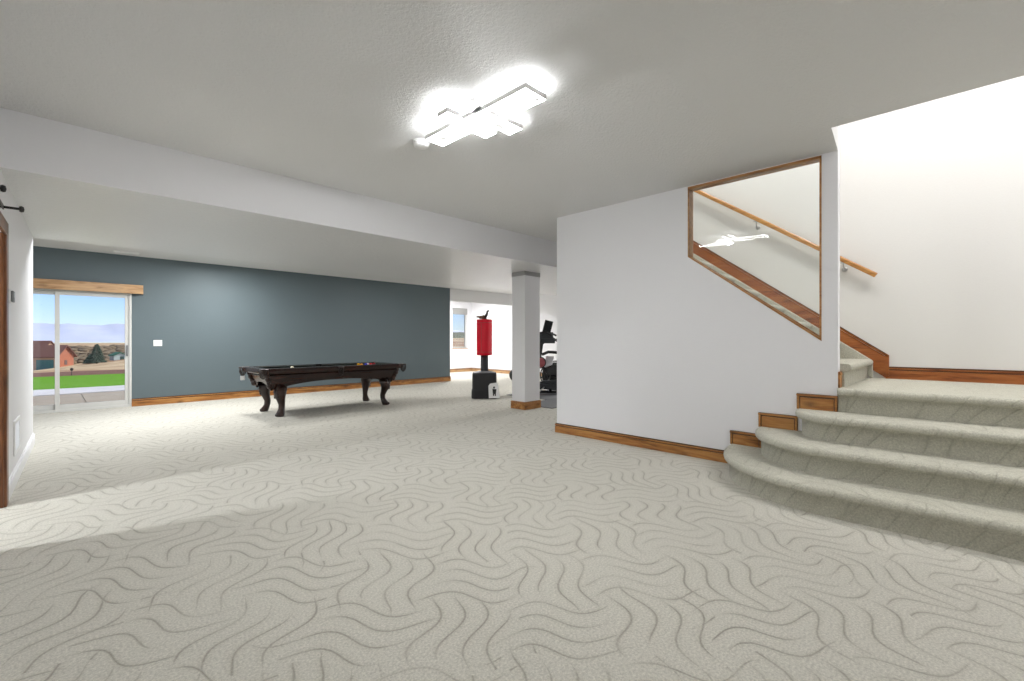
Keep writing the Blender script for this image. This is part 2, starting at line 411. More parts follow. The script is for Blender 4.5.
# ------------------------------------------------------------------ carpeted stairs
st = thing('carpeted_steps', 'four wide carpeted steps with rounded corners leading up to the landing', 'stairs', (XW, 0, 0))
up = thing('carpeted_stairs', 'upper carpeted stair flight behind the slanted interior window', 'stairs', (5.6, .735, z4))
def nosing(z1, d0=0):
    R = .033
    out = [(0, None), (0, z1-2*R-.004), (.010, z1-2*R-.002)]
    for k in range(7):
        a = -pi/2 + pi*k/6
        out.append((.020+R*cos(a)*.95, z1-R+R*sin(a)))
    out.append((0, z1)); return out
fronts = [3.86, 4.17, 4.49, 4.84]
for k, xf in enumerate(fronts):
    z0, z1 = RISE*k, RISE*(k+1)
    rad = XW-xf; cy = .73
    path = []
    if rad > .01:
        n = 26
        for i in range(n+1):
            a = pi/2 + pi/2*i/n
            path.append(((XW+rad*cos(a), cy+(rad-(.05 if k else .10))*sin(a)), (cos(a), sin(a))))
        path.insert(0, ((XW+.0, cy+rad-(.05 if k else .10)), (0, 1)))
    else:
        path.append(((XW, YE-.001), (-1, 0)))
    ys = [.5, .25, 0, -.25, -.5, -1, -1.6, -2.3, YBK]
    for y in ys: path.append(((xf, y), (-1, 0)))
    prof = [(d, z0 if z is None else z) for d, z in nosing(z1)]
    vs = []; fs = []; P = len(prof)
    for (px, py), (nx, ny) in path:
        for d, z in prof: vs.append((px+nx*d, py+ny*d, z))
    for i in range(len(path)-1):
        for j in range(P-1): fs.append((i*P+j, (i+1)*P+j, (i+1)*P+j+1, i*P+j+1))
    mm = MB().add(vs, fs, True)
    top = [(vs[i*P+P-1][0], vs[i*P+P-1][1]) for i in range(len(path))]
    back = XF-.0 if k == 3 else XW+.03
    ring = [(x, y, z1) for x, y in top]
    if k == 3: ring += [(back, YBK, z1), (back, .80, z1), (XW2, .80, z1), (XW2, YE-.001, z1)]
    else: ring += [(back, YBK, z1)]
    mm.add(ring, [tuple(range(len(ring)))])
    mm.build('step', CARPET_S, st).matrix_parent_inverse = Matrix.Translation((-XW, 0, 0))
for k in range(11):
    y = .735+.286*k; z0 = z4+RISE*k; z1 = z0+RISE
    prof = [(y+.35, z0-.02), (y, z0-.02)] + [(y-d, z if z else z0) for d, z in nosing(z1)][1:] + [(y+.35, z1)]
    MB().prism(prof, 0, XW2+.002, XF-.07).build('step', CARPET_S, up).matrix_parent_inverse = Matrix.Translation((-5.6, -.735, -z4))

MB().prism([(.70, z4), (3.6, z4+.72*2.9), (3.6, 1.03+.727*2.9), (.70, 1.03), (.69, 1.02), (.69, z4)], 0, XF-.075, XF-.028).build('stringer', CARPET_S, up, bevel=.008).matrix_parent_inverse = Matrix.Translation((-5.6, -.735, -z4))
# ------------------------------------------------------------------ handrail
hr = thing('handrail', 'honey coloured wooden handrail fixed to the stairwell wall', 'handrail', (XF-.075, .66, 1.955))
L = 3.0; slope = math.atan(.7)
mm = MB()
c = [(-.022, -.026), (.022, -.026), (.022, .012), (.014, .026), (-.014, .026), (-.022, .012)]
mm.prism([(p[0], p[1]) for p in c], 1, 0, L/cos(slope), Matrix.Rotation(slope, 4, 'X'))
mm.build('rail', WRAIL, hr, bevel=.003)
for yy in (.29, 1.20, 2.35):
    zc = yy*.7
    b = MB().tube([(0, yy, zc-.03), (0, yy, zc-.075), (.03, yy, zc-.1), (.072, yy, zc-.1)], [.007, .007, .007, .007], 8)
    b.lathe([(.0, 0), (.028, 0), (.028, .006), (.012, .012), (0, .012)], M=Matrix.Translation((.075, yy, zc-.1)) @ Matrix.Rotation(-pi/2, 4, 'Y'), n=14)
    b.box(-.014, .014, yy-.03, yy+.03, zc-.036, zc-.03)
    b.build('bracket', GREYMET, hr)

# ------------------------------------------------------------------ slanted window in the stair wall
w = srt('window_1', 'slanted interior window with thin wooden lining in the white stair wall', 'window', (XW, 1.5, 0))
def W(m, name, mat, **k): 
    o = m.build(name, mat, w, **k); o.matrix_parent_inverse = Matrix.Translation((-XW, -1.5, 0)); return o
a, b_, zt = OY0, OY1, 2.895
sl = (2.147-1.24)/(OY1-OY0)
t_ = .016
xa, xb = XW-.004, XW2+.004
fm = MB()
fm.prism([(a, 1.24), (b_, 2.147), (b_, 2.147+t_*1.2), (a, 1.24+t_*1.2)], 0, xa, xb)
fm.box(xa, xb, a, a+t_, 1.24+.02, zt).box(xa, xb, b_-t_, b_, 2.147+.0, zt).box(xa, xb, a, b_, zt-t_*1.3, zt+.004)
# stops holding the pane
g0, g1 = XW+.040, XW+.056
fm.prism([(a+t_, 1.24+t_*1.2+sl*t_), (b_-t_, 2.147+t_*.2), (b_-t_, 2.147+t_*.8), (a+t_, 1.24+t_*2+sl*t_)], 0, g0-.008, g1+.008)
W(fm, 'window_frame', WJ)
pm = MB().prism([(a+t_-.004, 1.24+.03), (b_-t_+.004, 2.147+.01), (b_-t_+.004, zt-.022), (a+t_-.004, zt-.022)], 0, -.003, .003)
mp = Matrix.Translation((XW+.048, 1.5, 0)) @ Matrix.Rotation(RD(1.45), 4, 'Z') @ Matrix.Translation((0, -1.5, 0))
pm.v = [tuple(mp @ Vector(q)) for q in pm.v]
W(pm, 'pane', GLASS)

# ------------------------------------------------------------------ sliding glass door
d = srt('door_1', 'white framed sliding glass door at the left of the slate wall', 'door', (DX0, YG, 0))
def D(m, name, mat, par=None, **k):
    o = m.build(name, mat, par or d, **k)
    if par is None: o.matrix_parent_inverse = Matrix.Translation((-DX0, -YG, 0))
    return o
y0, y1 = YG+.01, YG+.13
fm = MB().box(DX0, DX0+.045, y0, y1, .0, DZ1).box(DX1-.035, DX1, y0-.012, y1, .0, DZ1).box(DX0, DX1, y0, y1, DZ1-.04, DZ1).box(DX0, DX1, y0-.01, y1, -.0, .045)
D(fm, 'door_frame', VINYL, bevel=.003)
def sash(x0, x1, yy, nm, handle):
    s_ = MB().box(x0, x0+.06, yy, yy+.04, .045, DZ1-.04).box(x1-.06, x1, yy, yy+.04, .045, DZ1-.04)
    s_.box(x0+.06, x1-.06, yy, yy+.04, .045, .13).box(x0+.06, x1-.06, yy, yy+.04, DZ1-.095, DZ1-.04)
    o = D(s_, nm, VINYL, bevel=.003)
    g = MB().box(x0+.055, x1-.055, yy+.015, yy+.021, .125, DZ1-.09).build('pane', GLASS, o)
    if handle:
        MB().box(x1-.045, x1-.018, yy-.03, yy, .95, 1.15).build('handle', PLASTIC_G, o, bevel=.006)
sash(DX0+.045, .13, y0+.065, 'sash', False)
sash(.07, DX1-.035, y0+.01, 'sash', True)

v = thing('door_valance', 'light wooden valance box over the sliding glass door', 'valance', (.22, YG, 2.115))
MB().box(-1.1, 1.03, -.10, -.082, 0, .165).build('front_board', WXL, v, bevel=.003)
MB().box(1.012, 1.03, -.082, 0, 0, .165).build('end_board', WXL, v)
MB().box(-1.1, 1.012, -.082, 0, .150, .165).build('top_board', WXL, v)

# ------------------------------------------------------------------ narrow window in the room beyond
w2 = srt('window_2', 'narrow window with a raised shade in the white wall beyond', 'window', (WX0, YN, WZ0))
fm = MB()
ww, wh = WX1-WX0, WZ1-WZ0
for q in ((0, .05, 0, wh), (ww-.05, ww, 0, wh), (.05, ww-.05, 0, .05), (.05, ww-.05, wh-.05, wh)): fm.box(q[0], q[1], .09, .15, q[2], q[3])
fm.build('window_frame', VINYL, w2)
MB().box(.04, ww-.04, .115, .121, .04, wh-.04).build('pane', GLASS, w2)
sh = MB().box(.005, ww-.005, .02, .075, wh-.24, wh-.005)
for i in range(7): sh.box(.005, ww-.005, .012, .083, wh-.238+i*.033, wh-.226+i*.033)
sh.build('window_shade', simple('grey cellular shade', rgb(170, 170, 168), .8), w2)
MB().box(-.02, ww+.02, -.02, .09, -.02, .0).build('window_sill', WXL, w2)

# ------------------------------------------------------------------ wall and ceiling fittings
o = thing('light_switch', 'white double rocker switch plate on the slate wall', 'switch', (1.48, YG, 1.19))
MB().box(-.068, .068, -.007, 0, -.058, .058).build('plate', PLASTIC_W, o, bevel=.003)
for s in (-.03, .03): MB().box(s-.016, s+.016, -.012, -.007, -.033, .033).build('rocker', PLASTIC_W, o, bevel=.002)

def on_left(px, y):    # depth along the left wall seen at picture column px
    u = (px-512)/455.95
    k = (.7125+.7017*u)/(.7017-.7125*u)      # x / y of that column
    # k y = -.135-.037*(7.95-y)
    yy = (-.135-.037*7.95)/(k-.037); dd = .7125*k*yy+.7017*yy
    return xl(yy), yy, EYE-(y-341)*dd/455.95
ang = math.atan(.037)
x, y, z = on_left(9.3, 297.5)
o = thing('thermostat', 'small grey thermostat on the pale left wall', 'thermostat', (x, y, z), -ang)
MB().box(0, .012, -.065, .065, -.055, .055).build('backplate', PLASTIC_W, o, bevel=.004)
MB().box(.012, .028, -.055, .055, -.045, .045).build('housing', PLASTIC_G, o, bevel=.006)
MB().box(.028, .030, -.035, .035, -.005, .03).build('screen', simple('pale lcd', rgb(175, 180, 178), .3), o)
xa_, ya_, za_ = on_left(13.2, 420); xb_, yb_, zb_ = on_left(18.7, 448)
zt_ = on_left(18.7, 416)[2]
o = thing('return_air_grille', 'white return air grille low on the pale left wall', 'grille', (xa_, ya_, zb_), -ang)
lw = (yb_-ya_); hh = zt_-zb_
g = MB().box(0, .012, 0, .03, 0, hh).box(0, .012, lw-.03, lw, 0, hh).box(0, .012, .03, lw-.03, 0, .03).box(0, .012, .03, lw-.03, hh-.03, hh)
g.build('frame', PLASTIC_W, o, bevel=.002)
g = MB()
n = 14
for i in range(n):
    zz = .04+(hh-.08)*i/(n-1)
    g.box(-.004, .012, .03, lw-.03, -.001, .001, Matrix.Translation((0, 0, zz)) @ Matrix.Rotation(RD(35), 4, 'Y'))
g.box(0, .002, .03, lw-.03, .03, hh-.03)
g.build('louvres', PLASTIC_W, o)

o = thing('ceiling_register', 'white air register in the ceiling strip near the sliding door', 'vent', (.98, 10.72, HF))
g = MB().box(-.18, .18, -.085, -.065, -.01, 0).box(-.18, .18, .065, .085, -.01, 0).box(-.18, -.16, -.065, .065, -.01, 0).box(.16, .18, -.065, .065, -.01, 0)
g.build('frame', PLASTIC_W, o)
g = MB()
for i in range(7): g.box(-.16, .16, -.058+i*.019, -.050+i*.019, -.008, -.0)
g.build('slats', PLASTIC_W, o)

o = thing('smoke_detector', 'round white smoke detector at the end of the lit ceiling fixture', 'smoke detector', (2.185, 3.215, H))
MB().lathe([(.001, 0), (.072, 0), (.072, -.012), (.06, -.014)], n=28).build('mounting_base', PLASTIC_W, o)
MB().lathe([(.066, -.012), (.066, -.03), (.056, -.044), (.030, -.05), (.001, -.05)], n=28).build('cover', PLASTIC_W, o)

# geometric led ceiling light: overlapping rectangular light frames
o = thing('ceiling_light', 'lit ceiling light made of overlapping white rectangular led frames', 'ceiling light', (2.2, 2.46, H))
MB().box(-.16, .16, -.09, .09, -.035, 0).build('canopy', PLASTIC_W, o, bevel=.004)
def rect_frame(x0, x1, y0, y1, z, w_=.030, h_=.026):
    A = MB(); B = MB()
    for q in ((x0, x1, y0, y0+w_), (x0, x1, y1-w_, y1), (x0, x0+w_, y0+w_, y1-w_), (x1-w_, x1, y0+w_, y1-w_)):
        B.box(q[0]+.003, q[1]-.003, q[2]+.003, q[3]-.003, z-h_+.001, z+.007)
    e = .003
    for a0, a1, b0, b1 in ((x0, x1, y0, y1), (x0+w_-e, x1-w_+e, y0+w_-e, y1-w_+e)):
        A.box(a0, a1, b0, b0+e, z-h_, z+.008).box(a0, a1, b1-e, b1, z-h_, z+.008).box(a0, a0+e, b0+e, b1-e, z-h_, z+.008).box(a1-e, a1, b0+e, b1-e, z-h_, z+.008)
    f = A.build('light_frame', PLASTIC_W, o); B.build('diffuser', LED, f)
rect_frame(-.12, .08, -.53, .14, -.062)
rect_frame(-.16, .01, -.03, .49, -.085)
rect_frame(-.29, .17, .04, .16, -.072)
rect_frame(-.12, .30, -.11, .03, -.046)
for s in (-.1, .1):
    MB().tube([(s, 0, -.03), (s, 0, -.062)], .006, 8).build('stem', PLASTIC_W, o)

# dark wooden casing of the doorway at the left edge
dc = srt('door_2', 'dark wooden door casing at the left edge of the picture', 'door', (0, 0, 0))
Mb = Matrix.Translation((xl(DY1), DY1, 0)) @ Matrix.Rotation(-ang, 4, 'Z')
Mn = Matrix.Translation((xl(DY0), DY0, 0)) @ Matrix.Rotation(-ang, 4, 'Z')
MB().box(-.155, .004, -.02, .0, 0, DH, Mb).build('jamb', WZD, dc)
MB().box(-.155, .004, .0, .02, 0, DH, Mn).build('jamb', WZD, dc)
MB().box(.0, .020, -.012, .10, 0, DH+.09, Mb).build('casing', WZD, dc, bevel=.004)
MB().box(.0, .020, -.10, .012, 0, DH+.09, Mn).build('casing', WZD, dc, bevel=.004)
MB().box(.0, .020, -1.04, -.012, DH-.012, DH+.09, Mb).build('casing', WZD, dc, bevel=.004)
o = thing('barn_door_track', 'black metal barn door track with a round end knob above the door casing', 'track', (0, 0, 0))
Mt = Matrix.Translation((xl(4.85), 4.85, 2.188)) @ Matrix.Rotation(-ang, 4, 'Z')
MB().box(.02, .027, -1.3, -.02, -.014, .014, Mt).build('track_bar', BLACKM, o)
for yy in (-.04, -.62):
    MB().tube([Mt @ Vector((0, yy, 0)), Mt @ Vector((.105 if yy > -.1 else .065, yy, 0))], .009, 10).build('standoff', BLACKM, o)
    MB().lathe([(.001, 0), (.019, .002), (.023, .012), (.019, .024), (.001, .028)], n=16, M=Mt @ Matrix.Translation((.10 if yy > -.1 else .06, yy, 0)) @ Matrix.Rotation(pi/2, 4, 'Y')).build('end_knob', BLACKM, o)

# ------------------------------------------------------------------ pool table
PX, PY = 3.605, 8.31
pt = thing('pool_table', 'dark mahogany pool table with carved cabriole legs by the slate wall', 'pool table', (PX, PY, 0))
pt.scale = (.967, .967, 1)
LX, LY = 1.305, .56
rw = .125
def P(m, name, mat, **k): return m.build(name, mat, pt, **k)
for s in (-1, 1):
    pr = [(s*LY, .72), (s*(LY+.006), .745), (s*LY, .772), (s*(LY-.012), .790), (s*(LY-rw), .790), (s*(LY-rw), .735), (s*(LY-.02), .70), (s*(LY-.01), .705)]
    P(MB().prism(pr, 0, -LX+.09, LX-.09), 'side_rail', MAHOG, bevel=.003)
    pr = [(s*LX, .72), (s*(LX+.006), .745), (s*LX, .772), (s*(LX-.012), .790), (s*(LX-rw), .790), (s*(LX-rw), .735), (s*(LX-.02), .70), (s*(LX-.01), .705)]
    P(MB().prism(pr, 1, -LY+.09, LY-.09), 'end_rail', MAHOG, bevel=.003)
P(MB().box(-LX+rw-.01, LX-rw+.01, -LY+rw-.01, LY-rw+.01, .72, .748), 'bed', FELT)
for s in (-1, 1):
    cu = MB()
    for (xa1, xb1) in ((-LX+rw+.05, -.06), (.06, LX-rw-.05)):
        cu.prism([(s*(LY-rw), .745), (s*(LY-rw), .785), (s*(LY-rw-.045), .775), (s*(LY-rw-.03), .748)], 0, xa1, xb1)
    cu.prism([(s*(LX-rw), .745), (s*(LX-rw), .785), (s*(LX-rw-.045), .775), (s*(LX-rw-.03), .748)], 1, -LY+rw+.05, LY-rw-.05)
    P(cu, 'cushion', FELT)
# tapered cabinet with arched lower edges
def apron(side, sgn):
    n = 24; mm = MB()
    for s in (sgn,):
        vs = []
        for i in range(n+1):
            q = -1+2*i/n
            arch = .43+.125*(1-abs(q)**2.4)
            half = LX if side == 'x' else LY
            top = half-.075; bot = half-.175
            def pt_(z, inner=0):
                f = (.715-z)/(.715-.43)
                a_ = (top+(bot-top)*f)*q
                d_ = ((LY if side == 'x' else LX)-.075-(.10 if side == 'y' else .10)*f)-inner
                return (a_, s*d_, z) if side == 'x' else (s*d_, a_, z)
            vs += [pt_(.715), pt_(arch), pt_(arch, .03), pt_(.715, .03)]
        fs = []
        for i in range(n):
            for k in range(4): fs.append((i*4+k, (i+1)*4+k, (i+1)*4+(k+1) % 4, i*4+(k+1) % 4))
        fs += [(0, 1, 2, 3), (n*4+3, n*4+2, n*4+1, n*4)]
        mm.add(vs, fs)
    return mm
for s_ in (-1, 1): P(apron('x', s_), 'side_apron', MAHOG); P(apron('y', s_), 'end_apron', MAHOG)
P(MB().box(-LX+.09, LX-.09, -LY+.09, LY-.09, .69, .72), 'slate_frame', MAHOG)
for s in (-1, 1):
    P(MB().box(-LX+.07, LX-.07, s*(LY-.07)-.012, s*(LY-.07)+.012, .665, .685), 'moulding', MAHOG, bevel=.004)
    P(MB().box(s*(LX-.07)-.012, s*(LX-.07)+.012, -LY+.07, LY-.07, .665, .685), 'moulding', MAHOG, bevel=.004)
for sx in (-1, 1):
    for sy in (-1, 1):
        # cabriole leg: knee out, ankle in, paw foot out
        d_ = Vector((sx, sy, 0)).normalized()
        c0 = Vector((sx*.955, sy*.365, 0))
        knots = [(.50, .0, .075), (.455, .02, .098), (.40, .045, .100), (.33, .045, .084), (.26, .018, .064), (.19, -.008, .052), (.13, -.004, .050), (.09, .016, .058), (.05, .038, .068), (.018, .048, .066), (.0, .048, .058)]
        rings = []; n = 14
        vs = []; fs = []
        for z, off, r in knots:
            c1 = c0+d_*off
            for k in range(n):
                a1 = 2*pi*k/n
                rr = r*(1+.06*cos(4*(a1-math.atan2(sy, sx)-pi/4)))
                vs.append((c1.x+rr*cos(a1), c1.y+rr*sin(a1), z))
        for i in range(len(knots)-1):
            fs += [(i*n+k, i*n+(k+1) % n, (i+1)*n+(k+1) % n, (i+1)*n+k) for k in range(n)]
        fs += [tuple(range(n)), tuple(range((len(knots)-1)*n, len(knots)*n))]
        mm = MB().add(vs, fs, True)
        for k in range(-1, 3):   # paw toes
            a1 = math.atan2(sy, sx)+(k-.5)*.55
            tq = c0+d_*.048+Vector((cos(a1), sin(a1), 0))*.055
            mm.ball((tq.x, tq.y, .026), .026, 10)
        lg = P(mm, 'leg', MAHOGZ)
        cv = MB()   # carved acanthus on the knee
        for k, (zz, rr) in enumerate([(.47, .03), (.42, .036), (.37, .03), (.325, .022)]):
            tq = c0+d_*(.045+.075); cv.ball((tq.x, tq.y, zz), rr, 10, (.8, .8, 1.2))
            for e in (-1, 1):
                tv = c0+d_*.085+Vector((-d_.y, d_.x, 0))*e*.07
                cv.ball((tv.x, tv.y, zz-.01), rr*.75, 8, (1, 1, 1.3))
        cv.build('carving', MAHOGZ, lg)
        # rounded corner casting of the rail, with a carved corner block beneath
        cr = MB()
        cx_, cy_ = sx*(LX-.045), sy*(LY-.045)
        cr.lathe([(.03, .772), (.048, .792), (.06, .786), (.064, .745), (.058, .712), (.045, .70)], cx_, cy_, 0, 16)
        P(cr, 'corner_cap', MAHOGZ)
        cb = MB()
        for zz, rr, of in ((.68, .04, .02), (.62, .042, .035), (.56, .036, .055), (.51, .045, .075)):
            cb.ball((sx*(LX-.07-of), sy*(LY-.07-of), zz), rr, 12, (1, 1, 1.2))
        P(cb, 'corner_block', MAHOGZ)
# pockets hang on the outside
for sx, sy in ((-1,-1), (-1,1), (1,-1), (1,1), (0,-1), (0,1)):
    if sx: c1 = Vector((sx*(LX-.005), sy*(LY-.005), 0)); R_ = .05
    else: c1 = Vector((0, sy*(LY+.0), 0)); R_ = .045
    pk = MB().tube([(c1.x+R_*cos(2*pi*k/16), c1.y+R_*sin(2*pi*k/16), .775) for k in range(16)], .013, 8, closed=True)
    pk_o = P(pk, 'pocket', LEATHER)
    nt = MB()
    for k in range(10):
        a1 = 2*pi*k/10
        nt.tube([(c1.x+R_*cos(a1), c1.y+R_*sin(a1), .772), (c1.x+R_*1.05*cos(a1+.2), c1.y+R_*1.05*sin(a1+.2), .71), (c1.x+R_*.8*cos(a1+.3), c1.y+R_*.8*sin(a1+.3), .665), (c1.x+.008*cos(a1), c1.y+.008*sin(a1), .64)], .006, 6)
    nt.lathe([(.001, .632), (.02, .636), (.025, .65), (.001, .655)], c1.x, c1.y, 0, 12)
    nt.build('net', LEATHER, pk_o)
    if (sx, sy) == (-1, 1):
        MB().box(c1.x-.036, c1.x+.036, c1.y-.004, c1.y+.004, .555, .632).build('tag', PLASTIC_W, pk_o)['label'] = 'white tag hanging below the pocket'

def pbase(x): return (x, )
bz = .7485+.0285
b0 = MB().ball((0, 0, 0), .0285, 20)
balls = [('cue_ball', 'pale cue ball alone on the left half of the table', (245,240,215), (292.2, .0)),
         ('billiard_ball', 'yellow billiard ball, leftmost of the cluster on the right half', (230,170,20), (358.5, .10)),
         ('billiard_ball', 'orange billiard ball just right of the yellow one', (235,150,30), (361.5, .02)),
         ('billiard_ball', 'blue billiard ball between the orange and red ones', (60,60,190), (366.0, .0)),
         ('billiard_ball', 'white striped billiard ball beside the blue one', (225,215,235), (367.8, .09)),
         ('billiard_ball', 'red billiard ball right of the blue one', (200,25,40), (371.0, .02)),
         ('billiard_ball', 'dark red billiard ball, rightmost of the cluster', (150,20,35), (374.0, .10))]
for nm, lb, col, (px, dy) in balls:
    u = (px-512)/455.95; k = (.7125+.7017*u)/(.7017-.7125*u)
    yy = PY-.20+dy*1.2
    bb = MB().ball((0, 0, 0), .0285, 20).build(nm, simple('ball enamel', rgb(*col), .12, var=.02), loc=(k*yy, yy, bz))
    tag(bb, lb, 'billiard ball', 'billiard balls on the pool table')

# ------------------------------------------------------------------ punching bag
pb = thing('punching_bag', 'freestanding red punching bag on a black base', 'punching bag', (6.645, 7.385, 0), RD(-42))
def rbox(hw, hd, r, n=5):
    out = []
    for cx_, cy_, a0 in ((hw-r, hd-r, 0), (-hw+r, hd-r, pi/2), (-hw+r, -hd+r, pi), (hw-r, -hd+r, 1.5*pi)):
        for i in range(n+1): out.append((cx_+r*cos(a0+pi/2*i/n), cy_+r*sin(a0+pi/2*i/n)))
    return out
def loft(m, secs):
    n = len(secs[0][0]); vs = [(x, y, z) for o_, z in secs for x, y in o_]; fs = []
    for i in range(len(secs)-1): fs += [(i*n+k, i*n+(k+1) % n, (i+1)*n+(k+1) % n, (i+1)*n+k) for k in range(n)]
    fs += [tuple(range(n)), tuple(range((len(secs)-1)*n, len(secs)*n))]
    return m.add(vs, fs)
bs = MB()
loft(bs, [(rbox(.272, .25, .09), 0), (rbox(.278, .255, .09), .04), (rbox(.275, .252, .09), .17), (rbox(.262, .24, .09), .21), (rbox(.260, .238, .09), .52), (rbox(.25, .23, .09), .545)])
bs.build('base', BLACKR, pb, bevel=.006)
bs = MB(); loft(bs, [(rbox(.24, .22, .09), .545), (rbox(.14, .14, .09), .575), (rbox(.095, .095, .08), .585)])
bs.build('base_cap', PLASTIC_G, pb)
MB().lathe([(.088, .58), (.082, .62), (.082, .95)], n=24).build('post', DKGREY, pb)
MB().lathe([(.08, .915), (.155, .92), (.168, .935), (.170, .96), (.165, .99), (.168, 1.02), (.168, 1.60), (.165, 1.64), (.168, 1.67), (.162, 1.695), (.12, 1.70), (.001, 1.705)], n=36).build('bag', RED, pb)
sm = MB()
for zz in (.99, 1.62): sm.tube([(.167*cos(2*pi*k/36), .167*sin(2*pi*k/36), zz) for k in range(36)], .004, 6, closed=True)
sm.tube([(.1685*cos(-2.0), .1685*sin(-2.0), z) for z in (1.0, 1.3, 1.6)], .004, 6)
sm.build('seam', simple('dark red stitching', rgb(150, 10, 30), .5), pb)
def glove(name, lb, mat, loc, rz, tilt):
    g_ = thing(name, lb, 'glove', loc, rz, None); g_.scale = (.9, 1.0, 1.15)
    M = Matrix.Rotation(tilt, 4, 'Y')
    q = MB().ball((0, 0, .03), .05, 14, (1.25, .9, .6), M)
    q.build('palm', mat, g_)
    for i in range(4):
        fy = -.033+i*.022; ln = (.05, .065, .07, .055)[i]
        pts_ = [M @ Vector((.04, fy, .032)), M @ Vector((.04+ln*.5, fy*1.2, .045)), M @ Vector((.04+ln, fy*1.35, .035))]
        MB().tube(pts_, [.012, .012, .009], 8).build('finger', mat, g_)
    MB().tube([M @ Vector((-.01, .04, .03)), M @ Vector((.02, .065, .04)), M @ Vector((.045, .072, .05))], [.013, .013, .010], 8).build('thumb', mat, g_)
    MB().lathe([(.034, 0), (.04, .03), (.042, .05)], n=14, M=M @ Matrix.Translation((-.035, 0, .03)) @ Matrix.Rotation(-pi/2, 4, 'Y')).build('cuff', mat, g_)
glove('glove', 'brown glove lying on top of the red punching bag, left of the black one', simple('brown leather', rgb(110, 75, 45), .6, bump=.3), (6.585, 7.43, 1.708), RD(110), .0)
glove('glove', 'black glove sticking up on top of the red punching bag', simple('black leather', rgb(38, 32, 30), .5, bump=.3), (6.685, 7.335, 1.768), RD(-60), RD(-58))

# white card with a black figure leaning on the base
cd = thing('instruction_card', 'white card with a black figure leaning on the black bag base', 'card', (6.575, 7.028, 0), RD(-44))
Mc = Matrix.Translation((.02, 0, .02)) @ Matrix.Rotation(RD(-9), 4, 'X') 
MB().prism([(-.115, 0), (.115, .01), (.08, .30), (.05, .33), (-.09, .31), (-.125, .26)], 1, -.004, .004, Mc).build('board', PLASTIC_W, cd)
fg = MB().ball((-.005, -.007, .225), .022, 12, (1, .15, 1), Mc)
fg.prism([(-.03, .09), (.035, .09), (.045, .19), (-.04, .2)], 1, -.007, -.004, Mc)
fg.prism([(-.03, .05), (-.008, .05), (.0, .1), (-.03, .1)], 1, -.007, -.004, Mc).prism([(.01, .05), (.035, .05), (.033, .1), (.005, .1)], 1, -.007, -.004, Mc)
fg.build('printed_figure', BLACKM, cd)

# ------------------------------------------------------------------ gym corner
mt = MB().box(6.42, 9.6, 5.3, 6.12, 0, .012).build('floor_mat', MATG); tag(mt, 'grey rubber floor mat just right of the pillar', 'mat', None)
mt = MB().box(7.28, 9.6, 6.13, 7.35, 0, .012).build('floor_mat', MATG); tag(mt, 'grey rubber floor mat behind the pillar, under the exercise machine', 'mat', None)
eb = MB().ball((0, 0, .2), .2, 24, (1, 1, 1)).build('exercise_ball', BLACKR, loc=(9.83, 9.52, 0))
tag(eb, 'black round exercise ball peeking out left of the pillar', 'ball')

th = RD(-45.44)     # local x runs to the right in the picture
em = thing('exercise_machine', 'black exercise machine with a tilted console behind the white stair wall', 'exercise machine', (7.935, 6.985, .012), th)
def X(m, name, mat, **k): return m.build(name, mat, em, **k)
X(MB().tube([(.02, -.22, .03), (.02, .22, .03)], .028, 10).tube([(1.05, -.22, .03), (1.05, .22, .03)], .028, 10).tube([(.02, 0, .04), (1.05, 0, .04)], .03, 10), 'base_frame', BLACKM)
X(MB().tube([(-.0, -.2, .04), (.12, -.1, .13), (.24, -.05, .26), (.3, 0, .42)], .014, 8), 'brace', GREYMET)
X(MB().tube([(.30, -.05, .05), (.16, -.02, .5), (.05, 0, .85), (.09, 0, 1.18), (.16, 0, 1.36)], [.035, .035, .04, .05, .04], 12), 'column', BLACKM)
con = MB().box(-.095, .095, -.018, .018, -.14, .14, Matrix.Translation((.235, -.03, 1.55)) @ Matrix.Rotation(RD(15), 4, 'Y') @ Matrix.Rotation(RD(-12), 4, 'X'))
co_ = X(con, 'console', BLACKM, bevel=.008)
MB().box(-.08, .08, -.0195, -.018, -.11, .12, Matrix.Translation((.235, -.03, 1.55)) @ Matrix.Rotation(RD(15), 4, 'Y') @ Matrix.Rotation(RD(-12), 4, 'X')).build('screen', simple('dark screen', (.01,.012,.015,1), .15), co_)
hb = MB().tube([(.02, -.12, 1.32), (.04, -.1, 1.22), (.10, 0, 1.19), (.25, .0, 1.20), (.36, .1, 1.22), (.5, .12, 1.26)], .026, 10)
hb.tube([(.05, -.15, 1.40), (.14, -.1, 1.42), (.28, -.05, 1.36), (.36, .0, 1.28), (.48, .05, 1.2)], .022, 10).tube([(.12, .1, 1.44), (.3, .12, 1.41), (.45, .15, 1.34)], .022, 10)
X(hb, 'handlebar', BLACKR)
X(MB().tube([(.03, -.05, 1.36), (.06, 0, 1.26), (.12, .02, 1.14)], .06, 10).box(.06, .40, -.06, .06, 1.16, 1.27).box(.08, .36, -.05, .05, 1.27, 1.42), 'handlebar_mount', DKGREY, bevel=.01)
X(MB().lathe([(.001, -.03), (.27, -.03), (.30, -.015), (.30, .015), (.27, .03), (.001, .03)], n=36, M=Matrix.Translation((.40, .03, .42)) @ Matrix.Rotation(pi/2, 4, 'X')), 'flywheel_cover', BLACKM)
rg = MB()
for rr in (.33, .24): rg.tube([(.40+rr*cos(2*pi*k/36), -.015, .42+rr*sin(2*pi*k/36)) for k in range(36)], .014, 8, closed=True)
X(rg, 'wheel_rim', BLACKR)
X(MB().lathe([(.001, -.02), (.11, -.02), (.115, 0), (.11, .02), (.001, .02)], n=28, M=Matrix.Translation((.06, -.07, .72)) @ Matrix.Rotation(pi/2, 4, 'X')), 'side_cover', simple('dull red plastic', rgb(180, 90, 95), .4))
